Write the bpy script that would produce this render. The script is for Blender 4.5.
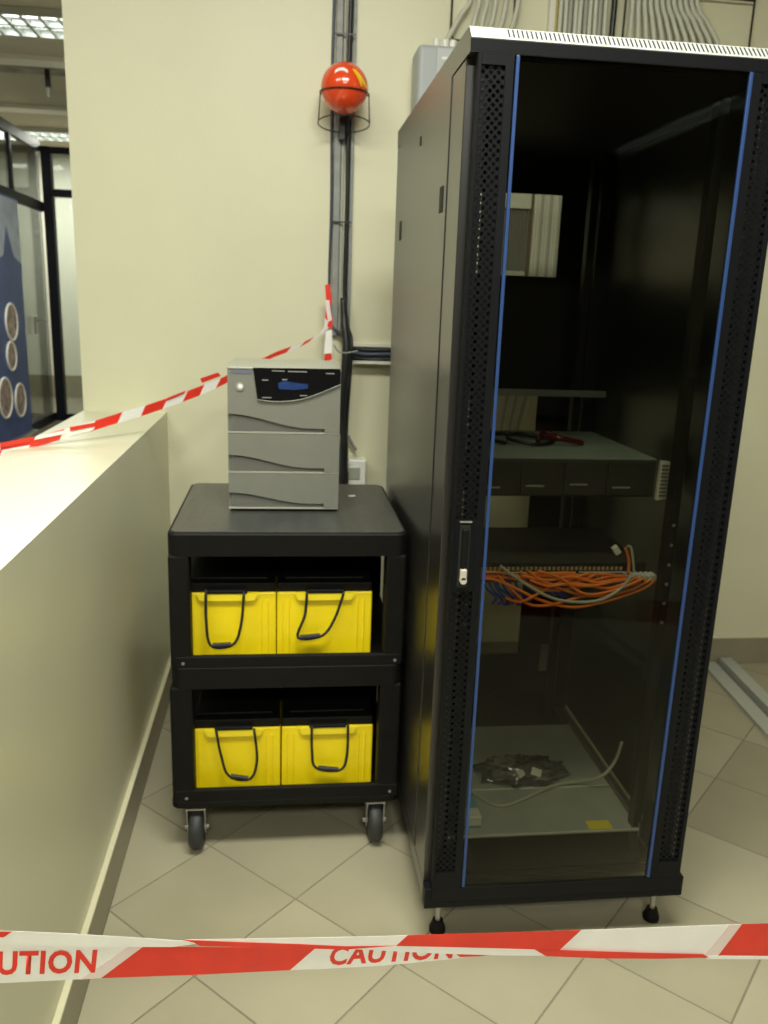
import bpy, bmesh, math, random
import numpy as np
from mathutils import Vector, Matrix, Euler
random.seed(7)
for o in list(bpy.data.objects): bpy.data.objects.remove(o)
SC = bpy.context.scene
COL = SC.collection
R = math.radians
# ------------------------------------------------------------------ camera
F, PITCH, ROLL, YAW = 829.5746, 0.2454184, 0.0350057, 0.1244059
CAM = np.array([0.4131754, -3.0224508, 1.4055101])
_cy, _sy = math.cos(YAW), math.sin(YAW)
FWD = np.array([_sy*math.cos(PITCH), _cy*math.cos(PITCH), -math.sin(PITCH)])
_r0 = np.array([_cy, -_sy, 0.0]); _u0 = np.cross(_r0, FWD)
RGT = math.cos(ROLL)*_r0 + math.sin(ROLL)*_u0
UPV = -math.sin(ROLL)*_r0 + math.cos(ROLL)*_u0
cd = bpy.data.cameras.new('camera'); cam = bpy.data.objects.new('camera', cd); COL.objects.link(cam)
m = Matrix.Identity(4)
for i in range(3):
    m[i][0] = RGT[i]; m[i][1] = UPV[i]; m[i][2] = -FWD[i]; m[i][3] = CAM[i]
cam.matrix_world = m
cd.sensor_fit = 'VERTICAL'; cd.sensor_height = 32.0; cd.lens = F*32.0/1024.0
cd.clip_start = 0.05; cd.clip_end = 100
SC.camera = cam
cd.dof.use_dof = True; cd.dof.focus_distance = 1.05; cd.dof.aperture_fstop = 7.5
# ------------------------------------------------------------------ world, exposure
SC.view_settings.view_transform = 'Standard'
SC.view_settings.look = 'None'
SC.view_settings.gamma = 1.0
SC.view_settings.use_curve_mapping = False
SC.view_settings.exposure = 0.34
W = bpy.data.worlds.new('world'); SC.world = W; W.use_nodes = True
W.node_tree.nodes['Background'].inputs[0].default_value = (1.0, 0.97, 0.86, 1)
W.node_tree.nodes['Background'].inputs[1].default_value = 0.18
LAMP = (0.97, 0.965, 0.86)
def area(name, loc, size, size_y, power, rot=(0, 0, 0), col=LAMP):
    l = bpy.data.lights.new(name, 'AREA'); l.shape = 'RECTANGLE'; l.size = size; l.size_y = size_y
    l.energy = power; l.color = col
    o = bpy.data.objects.new(name, l); o.location = loc; o.rotation_euler = rot; COL.objects.link(o); return o
CEIL = 3.2
P_ROOM, P_LOBBY, P_FILL = 64, 33, 80
area('ceiling_lamp_light', (0.60, -2.3, CEIL-0.07), 1.15, 0.5, P_ROOM)
area('ceiling_lamp_light', (-0.9, -2.2, CEIL-0.07), 1.15, 0.5, P_LOBBY)
area('ceiling_lamp_light', (4.9, -4.2, CEIL-0.07), 1.15, 0.5, 14)
area('ceiling_lamp_light', (0.5, -5.0, CEIL-0.07), 1.15, 0.5, P_FILL)  # unseen fill lamp, added behind the camera to brighten the tape front
area('ceiling_lamp_light', (-1.6, 3.50, CEIL-0.07), 1.4, 0.42, 45)
area('ceiling_lamp_light', (-2.4, 7.7, CEIL-0.07), 1.15, 0.5, 70)

# ------------------------------------------------------------------ helpers
def ray(px, py):
    return FWD + RGT*((px-384)/F) - UPV*((py-512)/F)
def PX(px, py, ax, v):
    i = 'xyz'.index(ax); d = ray(px, py); return CAM + d*((v-CAM[i])/d[i])
MATS = {}
def mat(name, col, rough=0.5, metal=0.0, noise=0.0, nscale=20, bump=0.0, bscale=200, emit=None, spec=0.5, coat=0.0, stretch=None):
    if name in MATS: return MATS[name]
    M = bpy.data.materials.new(name); M.use_nodes = True; nt = M.node_tree; b = nt.nodes['Principled BSDF']
    b.inputs['Base Color'].default_value = (*col, 1); b.inputs['Roughness'].default_value = rough
    b.inputs['Metallic'].default_value = metal; b.inputs['Specular IOR Level'].default_value = spec
    b.inputs['Coat Weight'].default_value = coat
    if coat == 0.65: b.inputs['Coat Roughness'].default_value = 0.3
    tc = nt.nodes.new('ShaderNodeTexCoord'); src = tc.outputs['Object']
    if stretch:
        mp = nt.nodes.new('ShaderNodeMapping'); mp.inputs['Scale'].default_value = stretch
        nt.links.new(src, mp.inputs[0]); src = mp.outputs[0]
    if noise > 0:
        n = nt.nodes.new('ShaderNodeTexNoise'); n.inputs['Scale'].default_value = nscale; n.inputs['Detail'].default_value = 4
        nt.links.new(src, n.inputs['Vector'])
        r = nt.nodes.new('ShaderNodeValToRGB'); r.color_ramp.elements[0].position = 0.3; r.color_ramp.elements[1].position = 0.7
        r.color_ramp.elements[0].color = (*[c*(1-noise) for c in col], 1)
        r.color_ramp.elements[1].color = (*[min(1, c*(1+noise)) for c in col], 1)
        nt.links.new(n.outputs['Fac'], r.inputs[0]); nt.links.new(r.outputs[0], b.inputs['Base Color'])
    if bump > 0:
        n2 = nt.nodes.new('ShaderNodeTexNoise'); n2.inputs['Scale'].default_value = bscale; n2.inputs['Detail'].default_value = 3
        nt.links.new(src, n2.inputs['Vector'])
        bp = nt.nodes.new('ShaderNodeBump'); bp.inputs['Strength'].default_value = bump; bp.inputs['Distance'].default_value = 0.002
        nt.links.new(n2.outputs['Fac'], bp.inputs['Height']); nt.links.new(bp.outputs[0], b.inputs['Normal'])
    if emit:
        b.inputs['Emission Color'].default_value = (*emit[0], 1); b.inputs['Emission Strength'].default_value = emit[1]
    MATS[name] = M; return M
def glass_mat(name, tint, gloss=0.06, rough=0.02):
    M = bpy.data.materials.new(name); M.use_nodes = True; nt = M.node_tree; nt.nodes.clear()
    out = nt.nodes.new('ShaderNodeOutputMaterial'); mx = nt.nodes.new('ShaderNodeMixShader')
    t = nt.nodes.new('ShaderNodeBsdfTransparent'); t.inputs[0].default_value = (*tint, 1)
    g = nt.nodes.new('ShaderNodeBsdfGlossy'); g.inputs['Roughness'].default_value = rough; g.inputs[0].default_value = (1, 1, 1, 1)
    fr = nt.nodes.new('ShaderNodeFresnel'); fr.inputs[0].default_value = 1.45
    mu = nt.nodes.new('ShaderNodeMath'); mu.operation = 'MULTIPLY'; mu.inputs[1].default_value = gloss/0.035
    nt.links.new(fr.outputs[0], mu.inputs[0]); nt.links.new(mu.outputs[0], mx.inputs[0])
    nt.links.new(t.outputs[0], mx.inputs[1]); nt.links.new(g.outputs[0], mx.inputs[2]); nt.links.new(mx.outputs[0], out.inputs[0])
    MATS[name] = M; return M

m_wall = mat('cream_wall_paint', (0.685, 0.67, 0.475), 0.42, noise=0.025, nscale=3, bump=0.15, bscale=90)
m_half = mat('cream_gloss_paint', (0.67, 0.665, 0.485), 0.33, spec=0.35, noise=0.02, nscale=4, bump=0.10, bscale=25)
m_ceil = mat('ceiling_board', (0.48, 0.45, 0.34), 0.8, noise=0.03, nscale=4)
m_ceil2 = mat('ceiling_perforated_board', (0.30, 0.27, 0.22), 0.8, noise=0.35, nscale=9)
m_white = mat('white_painted_strip', (0.75, 0.73, 0.62), 0.5)
m_base = mat('taupe_baseboard_tile', (0.27, 0.245, 0.165), 0.3, noise=0.08, nscale=8)
m_lit_edge = mat('cream_lit_edge', (0.66, 0.63, 0.44), 0.35)  # pale cream stands for light caught on the baseboard's upper lip
m_grout = mat('brown_grout', (0.225, 0.20, 0.14), 0.9, noise=0.1)
m_blackp = mat('black_moulded_plastic', (0.004, 0.004, 0.0035), 0.55, spec=0.22, noise=0.2, nscale=30, bump=0.3, bscale=400)
m_tabletop = mat('black_ribbed_plastic_top', (0.045, 0.047, 0.042), 0.33, noise=0.25, nscale=12, bump=0.5, bscale=60, stretch=(3, 0.4, 1))
m_rack = mat('black_powder_coated_steel', (0.012, 0.0115, 0.010), 0.34, noise=0.08, nscale=5, spec=0.9, coat=0.65)
m_door = mat('black_door_steel', (0.004, 0.0048, 0.006), 0.5, spec=0.2)
m_rackin = mat('rack_inner_steel', (0.018, 0.017, 0.014), 0.5)
m_lip = mat('sheen_metal_lip', (0.62, 0.64, 0.60), 0.42, metal=0.35)  # ceiling lamp's reflection put into the lip as a pale base colour
m_dark = mat('slot_black', (0.008, 0.008, 0.008), 0.7)
m_blue = mat('blue_trim', (0.025, 0.062, 0.19), 0.35, emit=None)
m_glass = glass_mat('tinted_door_glass', (0.66, 0.66, 0.60), 0.011)
m_clear = glass_mat('clear_partition_glass', (0.88, 0.92, 0.92), 0.03)
m_upsg = mat('warm_grey_plastic', (0.195, 0.197, 0.165), 0.42, noise=0.03, nscale=30)
m_upst = mat('pale_grey_plastic_lid', (0.36, 0.37, 0.30), 0.4)
m_upsv = mat('dark_grey_vent', (0.15, 0.15, 0.13), 0.5)
m_upsr = mat('grey_vent_rib', (0.2, 0.2, 0.17), 0.5)
m_gblack = mat('glossy_black_display', (0.006, 0.006, 0.007), 0.12)
m_lcd = mat('blue_display_screen', (0.015, 0.035, 0.12), 0.25, noise=0.3, nscale=60, emit=((0.03, 0.09, 0.3), 0.08))
m_silver = mat('silver_print', (0.45, 0.45, 0.43), 0.35, metal=0.5)
m_badge = mat('blue_grey_badge', (0.13, 0.15, 0.20), 0.4)
m_yel = mat('yellow_battery_plastic', (0.86, 0.66, 0.005), 0.4, noise=0.04, nscale=15)
m_yel2 = mat('yellow_battery_lip', (0.87, 0.69, 0.02), 0.35)
m_rope = mat('black_rope', (0.008, 0.008, 0.01), 0.55)
m_tyre = mat('dark_rubber', (0.03, 0.032, 0.032), 0.55)
m_zinc = mat('zinc_steel', (0.45, 0.44, 0.4), 0.35, metal=0.8)
m_alu = mat('aluminium_track', (0.52, 0.54, 0.50), 0.35, metal=0.3)
m_red = mat('red_tape_plastic', (0.80, 0.045, 0.025), 0.32, noise=0.08, nscale=20)
m_wtape = mat('white_tape_plastic', (0.92, 0.91, 0.86), 0.35, noise=0.03, nscale=20)
m_pink = mat('pinkish_overlap_tape', (0.84, 0.70, 0.66), 0.35)
m_ball = mat('orange_red_shell', (0.80, 0.07, 0.015), 0.16, coat=0.6)
m_bally = mat('yellow_print', (1.0, 0.62, 0.03), 0.35)
m_wire = mat('brown_black_wire', (0.03, 0.022, 0.015), 0.4, metal=0.4)
m_trunk = mat('grey_conduit', (0.25, 0.26, 0.24), 0.45, noise=0.15, nscale=30)
m_bcable = mat('black_cable_sheath', (0.010, 0.011, 0.012), 0.4)
m_navy = mat('navy_grey_cable', (0.05, 0.06, 0.09), 0.4)
m_gcable = mat('pale_grey_cable', (0.55, 0.55, 0.45), 0.5)
m_dcable = mat('mid_grey_cable', (0.34, 0.35, 0.29), 0.5)
m_cable = mat('grey_patch_cable', (0.55, 0.55, 0.46), 0.45)
m_orange = mat('orange_patch_cable', (1.0, 0.27, 0.035), 0.4)
m_bluec = mat('blue_patch_cable', (0.03, 0.07, 0.45), 0.4)
m_pbox = mat('blue_grey_enclosure', (0.38, 0.41, 0.41), 0.4)
m_pboxd = mat('pale_enclosure_door', (0.47, 0.50, 0.49), 0.4)
m_lite = mat('white_plastic', (0.8, 0.8, 0.72), 0.35)
m_tray = mat('grey_steel_shelf', (0.42, 0.46, 0.42), 0.38, noise=0.1, nscale=12)
m_srv = mat('dark_equipment_steel', (0.05, 0.048, 0.04), 0.4, noise=0.1, nscale=20)
m_srvt = mat('pale_equipment_lid', (0.26, 0.31, 0.28), 0.4, noise=0.1, nscale=8)
m_gold = mat('brass_port', (0.7, 0.58, 0.3), 0.4, metal=0.4)
m_ylab = mat('yellow_sticker', (0.95, 0.80, 0.03), 0.5)
m_bag = mat('clear_crumpled_bag', (0.13, 0.13, 0.125), 0.10, spec=1.0, coat=1.0, noise=0.5, nscale=25)
m_bluepk = mat('light_blue_packet', (0.15, 0.42, 0.55), 0.45)
m_frame = mat('dark_partition_frame', (0.008, 0.010, 0.016), 0.45, spec=0.2)
m_poster = mat('blue_banner', (0.05, 0.085, 0.27), 0.5, noise=0.25, nscale=3)
m_post2 = mat('pale_banner_top', (0.42, 0.48, 0.62), 0.5, noise=0.2, nscale=5)
m_post3 = mat('banner_round_picture', (0.36, 0.27, 0.24), 0.5, noise=0.7, nscale=14)
m_lobw = mat('lobby_cream_wall', (0.66, 0.64, 0.53), 0.5)
m_lobf = mat('lobby_floor', (0.26, 0.235, 0.18), 0.25, noise=0.1, nscale=4)
m_lamp = mat('lamp_tube_glow', (0.9, 0.95, 0.92), 0.4, emit=((0.93, 1.0, 0.95), 4.0))
m_louv = mat('lamp_louvre', (0.62, 0.65, 0.62), 0.25, metal=0.5)
m_desk = mat('grey_desk', (0.2, 0.19, 0.17), 0.5)

def tile_mat(name, col):
    M = mat(name, col, 0.28, noise=0.05, nscale=5, bump=0.1, bscale=40); return M
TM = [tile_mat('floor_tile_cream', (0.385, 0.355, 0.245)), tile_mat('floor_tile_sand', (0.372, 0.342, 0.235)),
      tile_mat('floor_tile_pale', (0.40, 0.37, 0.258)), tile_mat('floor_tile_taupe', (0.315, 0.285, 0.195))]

ORG = {}
class MB:
    def __init__(s): s.bm = bmesh.new(); s.mi = 0; s.mats = []
    def _add(s, tmp, mat=None):
        me = bpy.data.meshes.new('t'); tmp.to_mesh(me); tmp.free()
        n = len(s.bm.faces); s.bm.from_mesh(me); bpy.data.meshes.remove(me)
        if s.mi:
            s.bm.faces.ensure_lookup_table()
            for f in s.bm.faces[n:]: f.material_index = s.mi
    def box(s, x0, x1, y0, y1, z0, z1, bev=0.0, seg=2, rot=None):
        t = bmesh.new(); bmesh.ops.create_cube(t, size=1)
        c = Vector(((x0+x1)/2, (y0+y1)/2, (z0+z1)/2)); d = (abs(x1-x0), abs(y1-y0), abs(z1-z0))
        for v in t.verts: v.co = Vector((v.co.x*d[0], v.co.y*d[1], v.co.z*d[2]))
        if bev > 0:
            bmesh.ops.bevel(t, geom=list(t.edges), offset=min(bev, min(d)*0.45), segments=seg, profile=0.5, affect='EDGES')
        Mx = Matrix.Translation(c) @ (Euler(rot).to_matrix().to_4x4() if rot else Matrix.Identity(4))
        t.transform(Mx); s._add(t); return s
    def cyl(s, p0, p1, r0, r1=None, n=16, caps=True):
        r1 = r0 if r1 is None else r1
        p0, p1 = Vector(p0), Vector(p1); d = p1-p0
        t = bmesh.new(); bmesh.ops.create_cone(t, cap_ends=caps, segments=n, radius1=r0, radius2=r1, depth=d.length)
        q = Vector((0, 0, 1)).rotation_difference(d.normalized()).to_matrix().to_4x4()
        t.transform(Matrix.Translation((p0+p1)/2) @ q); s._add(t); return s
    def tube(s, pts, r, n=8, smooth=4, closed=False):
        pts = [Vector([float(c) for c in p]) for p in pts]
        if smooth > 1: pts = catmull(pts, smooth, closed)
        t = bmesh.new(); rings = []; N = len(pts); up = Vector((0, 0, 1))
        prev = None
        for i, p in enumerate(pts):
            a = pts[(i-1) % N] if (closed or i > 0) else p; b = pts[(i+1) % N] if (closed or i < N-1) else p
            d = (b-a).normalized()
            if prev is None:
                x = d.orthogonal().normalized()
            else:
                x = (prev - d*prev.dot(d)).normalized()
            prev = x; y = d.cross(x)
            rr = r[i*(len(r)-1)//max(1, N-1)] if isinstance(r, (list, tuple)) else r
            rings.append([t.verts.new(p + x*math.cos(2*math.pi*k/n)*rr + y*math.sin(2*math.pi*k/n)*rr) for k in range(n)])
        M_ = N if closed else N-1
        for i in range(M_):
            A, B = rings[i], rings[(i+1) % N]
            for k in range(n): t.faces.new((A[k], A[(k+1) % n], B[(k+1) % n], B[k]))
        if not closed:
            t.faces.new(rings[0][::-1]); t.faces.new(rings[-1])
        for f in t.faces: f.smooth = True
        s._add(t); return s
    def sphere(s, c, r, seg=32, sz=1.0):
        t = bmesh.new(); bmesh.ops.create_uvsphere(t, u_segments=seg, v_segments=seg//2, radius=r)
        t.transform(Matrix.Translation(c) @ Matrix.Diagonal((1, 1, sz, 1)))
        for f in t.faces: f.smooth = True
        s._add(t); return s
    def prism(s, pts, off):      # planar polygon (3D points) extruded by vector
        t = bmesh.new(); off = Vector(off)
        a = [t.verts.new([float(c) for c in p]) for p in pts]; b = [t.verts.new(v.co+off) for v in a]
        n = len(a); t.faces.new(a[::-1]); t.faces.new(b)
        for i in range(n): t.faces.new((a[i], a[(i+1) % n], b[(i+1) % n], b[i]))
        bmesh.ops.recalc_face_normals(t, faces=t.faces); s._add(t); return s
    def face(s, pts):
        t = bmesh.new(); t.faces.new([t.verts.new([float(c) for c in p]) for p in pts]); s._add(t); return s
    def build(s, name, mats, parent=None, org=None):
        if not isinstance(mats, (list, tuple)): mats = [mats]
        L = Vector(ORG[parent.name]) if parent is not None else Vector(org or (0, 0, 0))
        s.bm.transform(Matrix.Translation(-L))
        me = bpy.data.meshes.new(name); s.bm.to_mesh(me); s.bm.free()
        for q in mats: me.materials.append(q)
        o = bpy.data.objects.new(name, me); COL.objects.link(o)
        if parent is not None: o.parent = parent
        else: o.location = L
        ORG[o.name] = tuple(L); return o
def split_build(mb, name, mats, parent):
    """build the loose shells of one bmesh as separate parts"""
    bm = mb.bm; bm.verts.ensure_lookup_table(); seen = set(); out = []
    for v0 in bm.verts:
        if v0 in seen: continue
        st = [v0]; seen.add(v0); isl = []
        while st:
            v = st.pop(); isl.append(v)
            for e in v.link_edges:
                w = e.other_vert(v)
                if w not in seen: seen.add(w); st.append(w)
        n = MB(); mp = {v: n.bm.verts.new(v.co) for v in isl}
        fs = set(f for v in isl for f in v.link_faces)
        for f in fs:
            g = n.bm.faces.new([mp[v] for v in f.verts]); g.smooth = f.smooth
        out.append(n.build(name, mats, parent))
    bm.free(); return out
def catmull(p, k, closed=False):
    out = []; N = len(p); rng = N if closed else N-1
    for i in range(rng):
        if closed: a, b, c, d = p[i-1], p[i], p[(i+1) % N], p[(i+2) % N]
        else: a, b, c, d = p[max(i-1, 0)], p[i], p[i+1], p[min(i+2, N-1)]
        for j in range(k):
            t = j/k
            out.append(0.5*((2*b)+(c-a)*t+(2*a-5*b+4*c-d)*t*t+(3*b-a-3*c+d)*t**3))
    if not closed: out.append(p[-1])
    return out
def tag(o, label, cat, group=None, kind=None):
    o['label'] = label; o['category'] = cat
    if group: o['group'] = group
    if kind: o['kind'] = kind
    return o
def thing(name, loc, label, cat, group=None):
    o = bpy.data.objects.new(name, None); o.empty_display_size = 0.05; o.location = loc; COL.objects.link(o)
    ORG[o.name] = tuple(loc); return tag(o, label, cat, group)
def struct(o, label=None):
    o['kind'] = 'structure'
    if label: o['label'] = label
    return o
def B(x0, x1, y0, y1, z0, z1, bev=0.0, seg=2): return MB().box(x0, x1, y0, y1, z0, z1, bev, seg)

# ------------------------------------------------------------------ structure
WL = -0.287; HH = 1.0068; XR = 6.0; YB = -11.0; YF = 9.0; XL = -4.5
floor = struct(B(XL, XR, YB, YF, -0.10, -0.0015).build('floor', m_grout), 'cream stoneware tiled floor laid on the diagonal')
def clip(poly, x0, x1, y0, y1):
    for ax, v, sgn in ((0, x0, 1), (0, x1, -1), (1, y0, 1), (1, y1, -1)):
        out = []
        for i in range(len(poly)):
            a, b = poly[i-1], poly[i]; da, db = (a[ax]-v)*sgn, (b[ax]-v)*sgn
            if (da >= 0) != (db >= 0):
                t = da/(da-db); out.append((a[0]+(b[0]-a[0])*t, a[1]+(b[1]-a[1])*t))
            if db >= 0: out.append(b)
        poly = out
        if len(poly) < 3: return []
    return poly
TS, TX, TY, TA = 0.3109, 0.4468, -1.2922, 0.7928
ca, sa = math.cos(TA), math.sin(TA); G = 0.0022
FX0, FX1, FY0, FY1 = 0.012, 3.3, -3.7, -0.012
shared = {}
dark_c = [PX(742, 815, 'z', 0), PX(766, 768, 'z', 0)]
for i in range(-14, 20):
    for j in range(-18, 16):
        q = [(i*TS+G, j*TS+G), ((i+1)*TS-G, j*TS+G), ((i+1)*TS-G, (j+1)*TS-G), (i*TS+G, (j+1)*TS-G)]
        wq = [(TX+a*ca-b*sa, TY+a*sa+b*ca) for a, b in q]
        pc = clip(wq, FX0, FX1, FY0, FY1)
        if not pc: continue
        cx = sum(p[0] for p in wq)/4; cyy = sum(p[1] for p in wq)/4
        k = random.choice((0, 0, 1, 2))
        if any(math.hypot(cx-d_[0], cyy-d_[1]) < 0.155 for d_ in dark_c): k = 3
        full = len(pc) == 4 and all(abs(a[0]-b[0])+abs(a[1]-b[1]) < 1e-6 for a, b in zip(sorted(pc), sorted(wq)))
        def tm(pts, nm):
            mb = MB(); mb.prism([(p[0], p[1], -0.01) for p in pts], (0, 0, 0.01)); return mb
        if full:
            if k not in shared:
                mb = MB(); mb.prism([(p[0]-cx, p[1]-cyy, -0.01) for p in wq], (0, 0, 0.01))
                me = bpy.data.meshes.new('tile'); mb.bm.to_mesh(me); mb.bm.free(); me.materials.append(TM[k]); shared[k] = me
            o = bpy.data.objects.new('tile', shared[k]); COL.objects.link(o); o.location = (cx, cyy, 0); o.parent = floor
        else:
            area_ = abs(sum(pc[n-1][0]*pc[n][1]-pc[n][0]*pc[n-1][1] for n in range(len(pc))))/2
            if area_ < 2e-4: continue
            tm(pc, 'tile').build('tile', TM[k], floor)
# floor beyond the individually built tiles
fb = MB(); fb.box(XL, FX0-0.3, YB, YF, -0.01, 0.0); fb.box(FX0-0.3, XR, YB, FY0, -0.01, 0.0); fb.box(FX1, XR, FY0, 0, -0.01, 0)
struct(fb.build('floor_surround', m_lobf))
wall_back = struct(B(WL, XR, 0.0, 0.22, 0, CEIL).build('wall_back', m_wall), 'cream painted wall behind the black cabinet')
wall_left = struct(B(WL, 0.0, -4.4, 0.0, 0, HH-0.02, 0.0).box(WL-0.0, 0.0, -4.4, 0.0, HH-0.02, HH).build('wall_left', m_half), 'low cream painted half wall with flat top')
struct(B(XR, XR+.1, YB, 0.2, 0, CEIL).build('wall_right', m_wall))
struct(B(XL, XR, YB-.1, YB, 0, CEIL).build('wall_front', mat('far_room_wall', (0.16, 0.15, 0.11), 0.7)))
struct(B(XL-.1, XL, YB, YF, 0, CEIL).build('wall_lobby_side', m_lobw))
struct(B(XL, WL, YF, YF+.1, 0, CEIL).build('wall_lobby_end', m_lobw))
struct(B(WL, WL+.1, 0.22, YF, 0, CEIL).build('wall_lobby_inner', m_lobw))
ceil = MB().box(XL, XR, YB, YF, CEIL, CEIL+.1)
ceil = struct(ceil.build('ceiling', m_ceil))
for y0, y1 in ((2.6, 2.98), (4.66, 4.98)):
    B(XL+.01, WL-.01, y0, y1, CEIL-0.012, CEIL).build('perforated_panel', m_ceil2, ceil)
for k, (y0, y1) in enumerate(((4.42, 4.62), (6.28, 6.52))):
    struct(B(XL+.01, WL-.01, y0, y1, CEIL-0.035, CEIL).build('trim_%d' % (k+1), m_white))
struct(B(XL+.01, WL-.01, YF-.012, YF, 0.0, 0.30).build('trim_3', m_base))
# baseboards
def base(name, x0, x1, y0, y1, fr):
    o = struct(B(x0, x1, y0, y1, 0.0, 0.113).build(name, m_base))
    e = 0.003
    bb = B(x0-(e if fr == 'l' else 0), x1+(e if fr == 'r' else 0), y0-(e if fr == 'f' else 0), y1, 0.113, 0.122, 0.002).build('lit_top_edge', m_lit_edge, o)  # lit upper edge painted on as a pale strip
base('baseboard_left', 0.0, 0.011, -4.4, 0.0, 'r')
base('baseboard_back', 0.011, XR, -0.011, 0.0, 'f')

# ------------------------------------------------------------------ server cabinet
X0, X1, Y0, Y1, ZT = 0.728, 1.328, -1.48, -0.530, 1.875
YC = Y0+0.035
rack = thing('server_cabinet', (1.028, -1.03, 0), 'tall black steel server cabinet with a tinted glass door edged by two blue strips', 'cabinet')
# body frame
b = MB()
b.box(X0, X1, YC, Y1, 0.107, 0.155, 0.003)                 # plinth
for x in (X0, X1-0.04):
    for y in (YC, Y1-0.12): b.box(x, x+0.04, y, y+0.12, 0.155, 1.828, 0.002)
MB().box(X0-.001, X1+.001, Y0+0.004, YC, 0.106, 0.156, 0.002).build('front_plinth', m_door, rack)
B(X0+.01, X1-.01, Y0+.03, Y1-.005, 1.8275, 1.8298).build('roof_darkener', m_rackin, rack)  # plate added to darken the underside of the cap
b.build('body_frame', m_rack, rack)
# top cap with chamfered front lip
prof = [(Y0, 1.830), (Y0, 1.851), (Y0+0.024, ZT), (Y1, ZT), (Y1, 1.830)]
MB().prism([(X0-0.001, y, z) for y, z in prof], (X1-X0+0.002, 0, 0)).build('top_cap', m_rack, rack)
MB().box(X0-0.001, X1+0.001, Y0-0.001, Y0+0.001, 1.831, 1.8505).build('cap_front', m_door, rack)
nrm = Vector((0, -1, 1)).normalized()
def lp(x, t, o=0.0015):
    return Vector((x, Y0+0.024*t, 1.851+0.024*t)) + nrm*o
MB().prism([lp(X0, 0.02, 0), lp(X1, 0.02, 0), lp(X1, 0.98, 0), lp(X0, 0.98, 0)], nrm*0.0015).build('vent_lip', m_lip, rack)
b = MB(); x = X0+0.066
while x < X1-0.02:
    b.prism([lp(x, .2, .0012), lp(x+.0027, .2, .0012), lp(x+.0027, .88, .0012), lp(x, .88, .0012)], nrm*0.0008); x += 0.0082
o = b.build('vent_slots', m_dark, rack); o['kind'] = 'stuff'
# side panels
for nm, xa, xb in (('side_panel', X0-0.002, X0+0.002), ('side_panel', X1-0.002, X1+0.002)):
    sp = B(xa, xb, -1.322, -0.60, 0.165, 1.8295, 0.001).build(nm, m_rack, rack)
    xs = xa-0.002 if xa < 1 else xb+0.0002
    for y, z in ((-1.275, 1.613), (-0.668, 1.60)):
        l = B(xs, xs+0.002, y-0.016, y+0.016, z-0.025, z+0.025, 0.001).build('side_latch', m_dark, sp)
    B(xs, xs+0.002, -0.975, -0.962, 1.765, 1.785, .0005).build('panel_slot', m_dark, sp)
# rear panels, open on the left part
b = MB()
b.box(1.185, X1-0.002, Y1-0.015, Y1-0.012, 0.155, 1.50); b.box(1.212, X1-0.002, Y1-0.015, Y1-0.012, 1.50, 1.829)
b.box(X0+0.04, 1.212, Y1-0.015, Y1-0.012, 1.728, 1.829)
b.box(X0+0.04, 1.185, Y1-0.015, Y1-0.012, 1.16, 1.50)
b.box(X0+0.04, 1.185, Y1-0.015, Y1-0.012, 0.155, 0.30)
split_build(b, 'rear_panel', m_rackin, rack)
b = MB(); b.box(X0+.05, X1-.05, YC+.02, Y1-.02, 0.156, 0.160); b.build('base_plate', m_rackin, rack)
# mounting rails
for x in (X0+0.062, X1-0.092):
    for y in (YC+0.06, Y1-0.19):
        r = B(x, x+0.02, y, y+0.03, 0.160, 1.81, 0.001).build('mounting_rail', m_rackin, rack)
    b = MB()
    for z in np.arange(0.74, 0.99, 0.0445): b.box(x+0.007, x+0.013, YC+0.0585, YC+0.0605, z, z+0.006)
    o = b.build('rail_holes', m_dcable, rack); o['kind'] = 'stuff'
# rear cross bar
B(X0+0.05, 1.31, -0.775, -0.765, 1.172, 1.190, .001).build('cross_bar', m_tray, rack)
# adjustable feet
for x in (0.772, 1.292):
    for y in (-1.420, -0.63):
        f = MB().cyl((x, y, 0), (x, y, 0.010), 0.019, 0.019, 20).cyl((x, y, 0.010), (x, y, 0.030), 0.018, 0.012, 20).build('foot', m_blackp, rack)
        MB().cyl((x, y, 0.030), (x, y, 0.107), 0.0065, n=12).build('foot_stem', m_zinc, f)
# door
DX0, DX1, DZ0, DZ1 = 0.742, 1.316, 0.128, 1.838
door = MB()
FY, BY = Y0, Y0+0.022
door.box(DX0, DX1, FY, BY, 1.830, DZ1, 0.001)          # top rail
door.box(DX0, DX1, FY, BY, DZ0, 0.160, 0.001)          # bottom rail
for a, c in ((DX0, 0.7485), (0.7905, 0.806), (1.244, 1.262), (1.3065, DX1)): door.box(a, c, FY, BY, 0.160, 1.830, 0.001)
door.box(0.7485, 0.7905, FY, BY, 0.160, 0.20); door.box(0.7485, 0.7905, FY, BY, 1.812, 1.830)
door.box(1.262, 1.3065, FY, BY, 0.160, 0.20); door.box(1.262, 1.3065, FY, BY, 1.812, 1.830)
door.box(0.7485, 0.7905, FY, BY, 0.852, 1.000)
dr = door.build('door', m_door, rack)
tag_p = dr; dr['label'] = 'front door frame of perforated steel bands around tinted glass'
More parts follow.
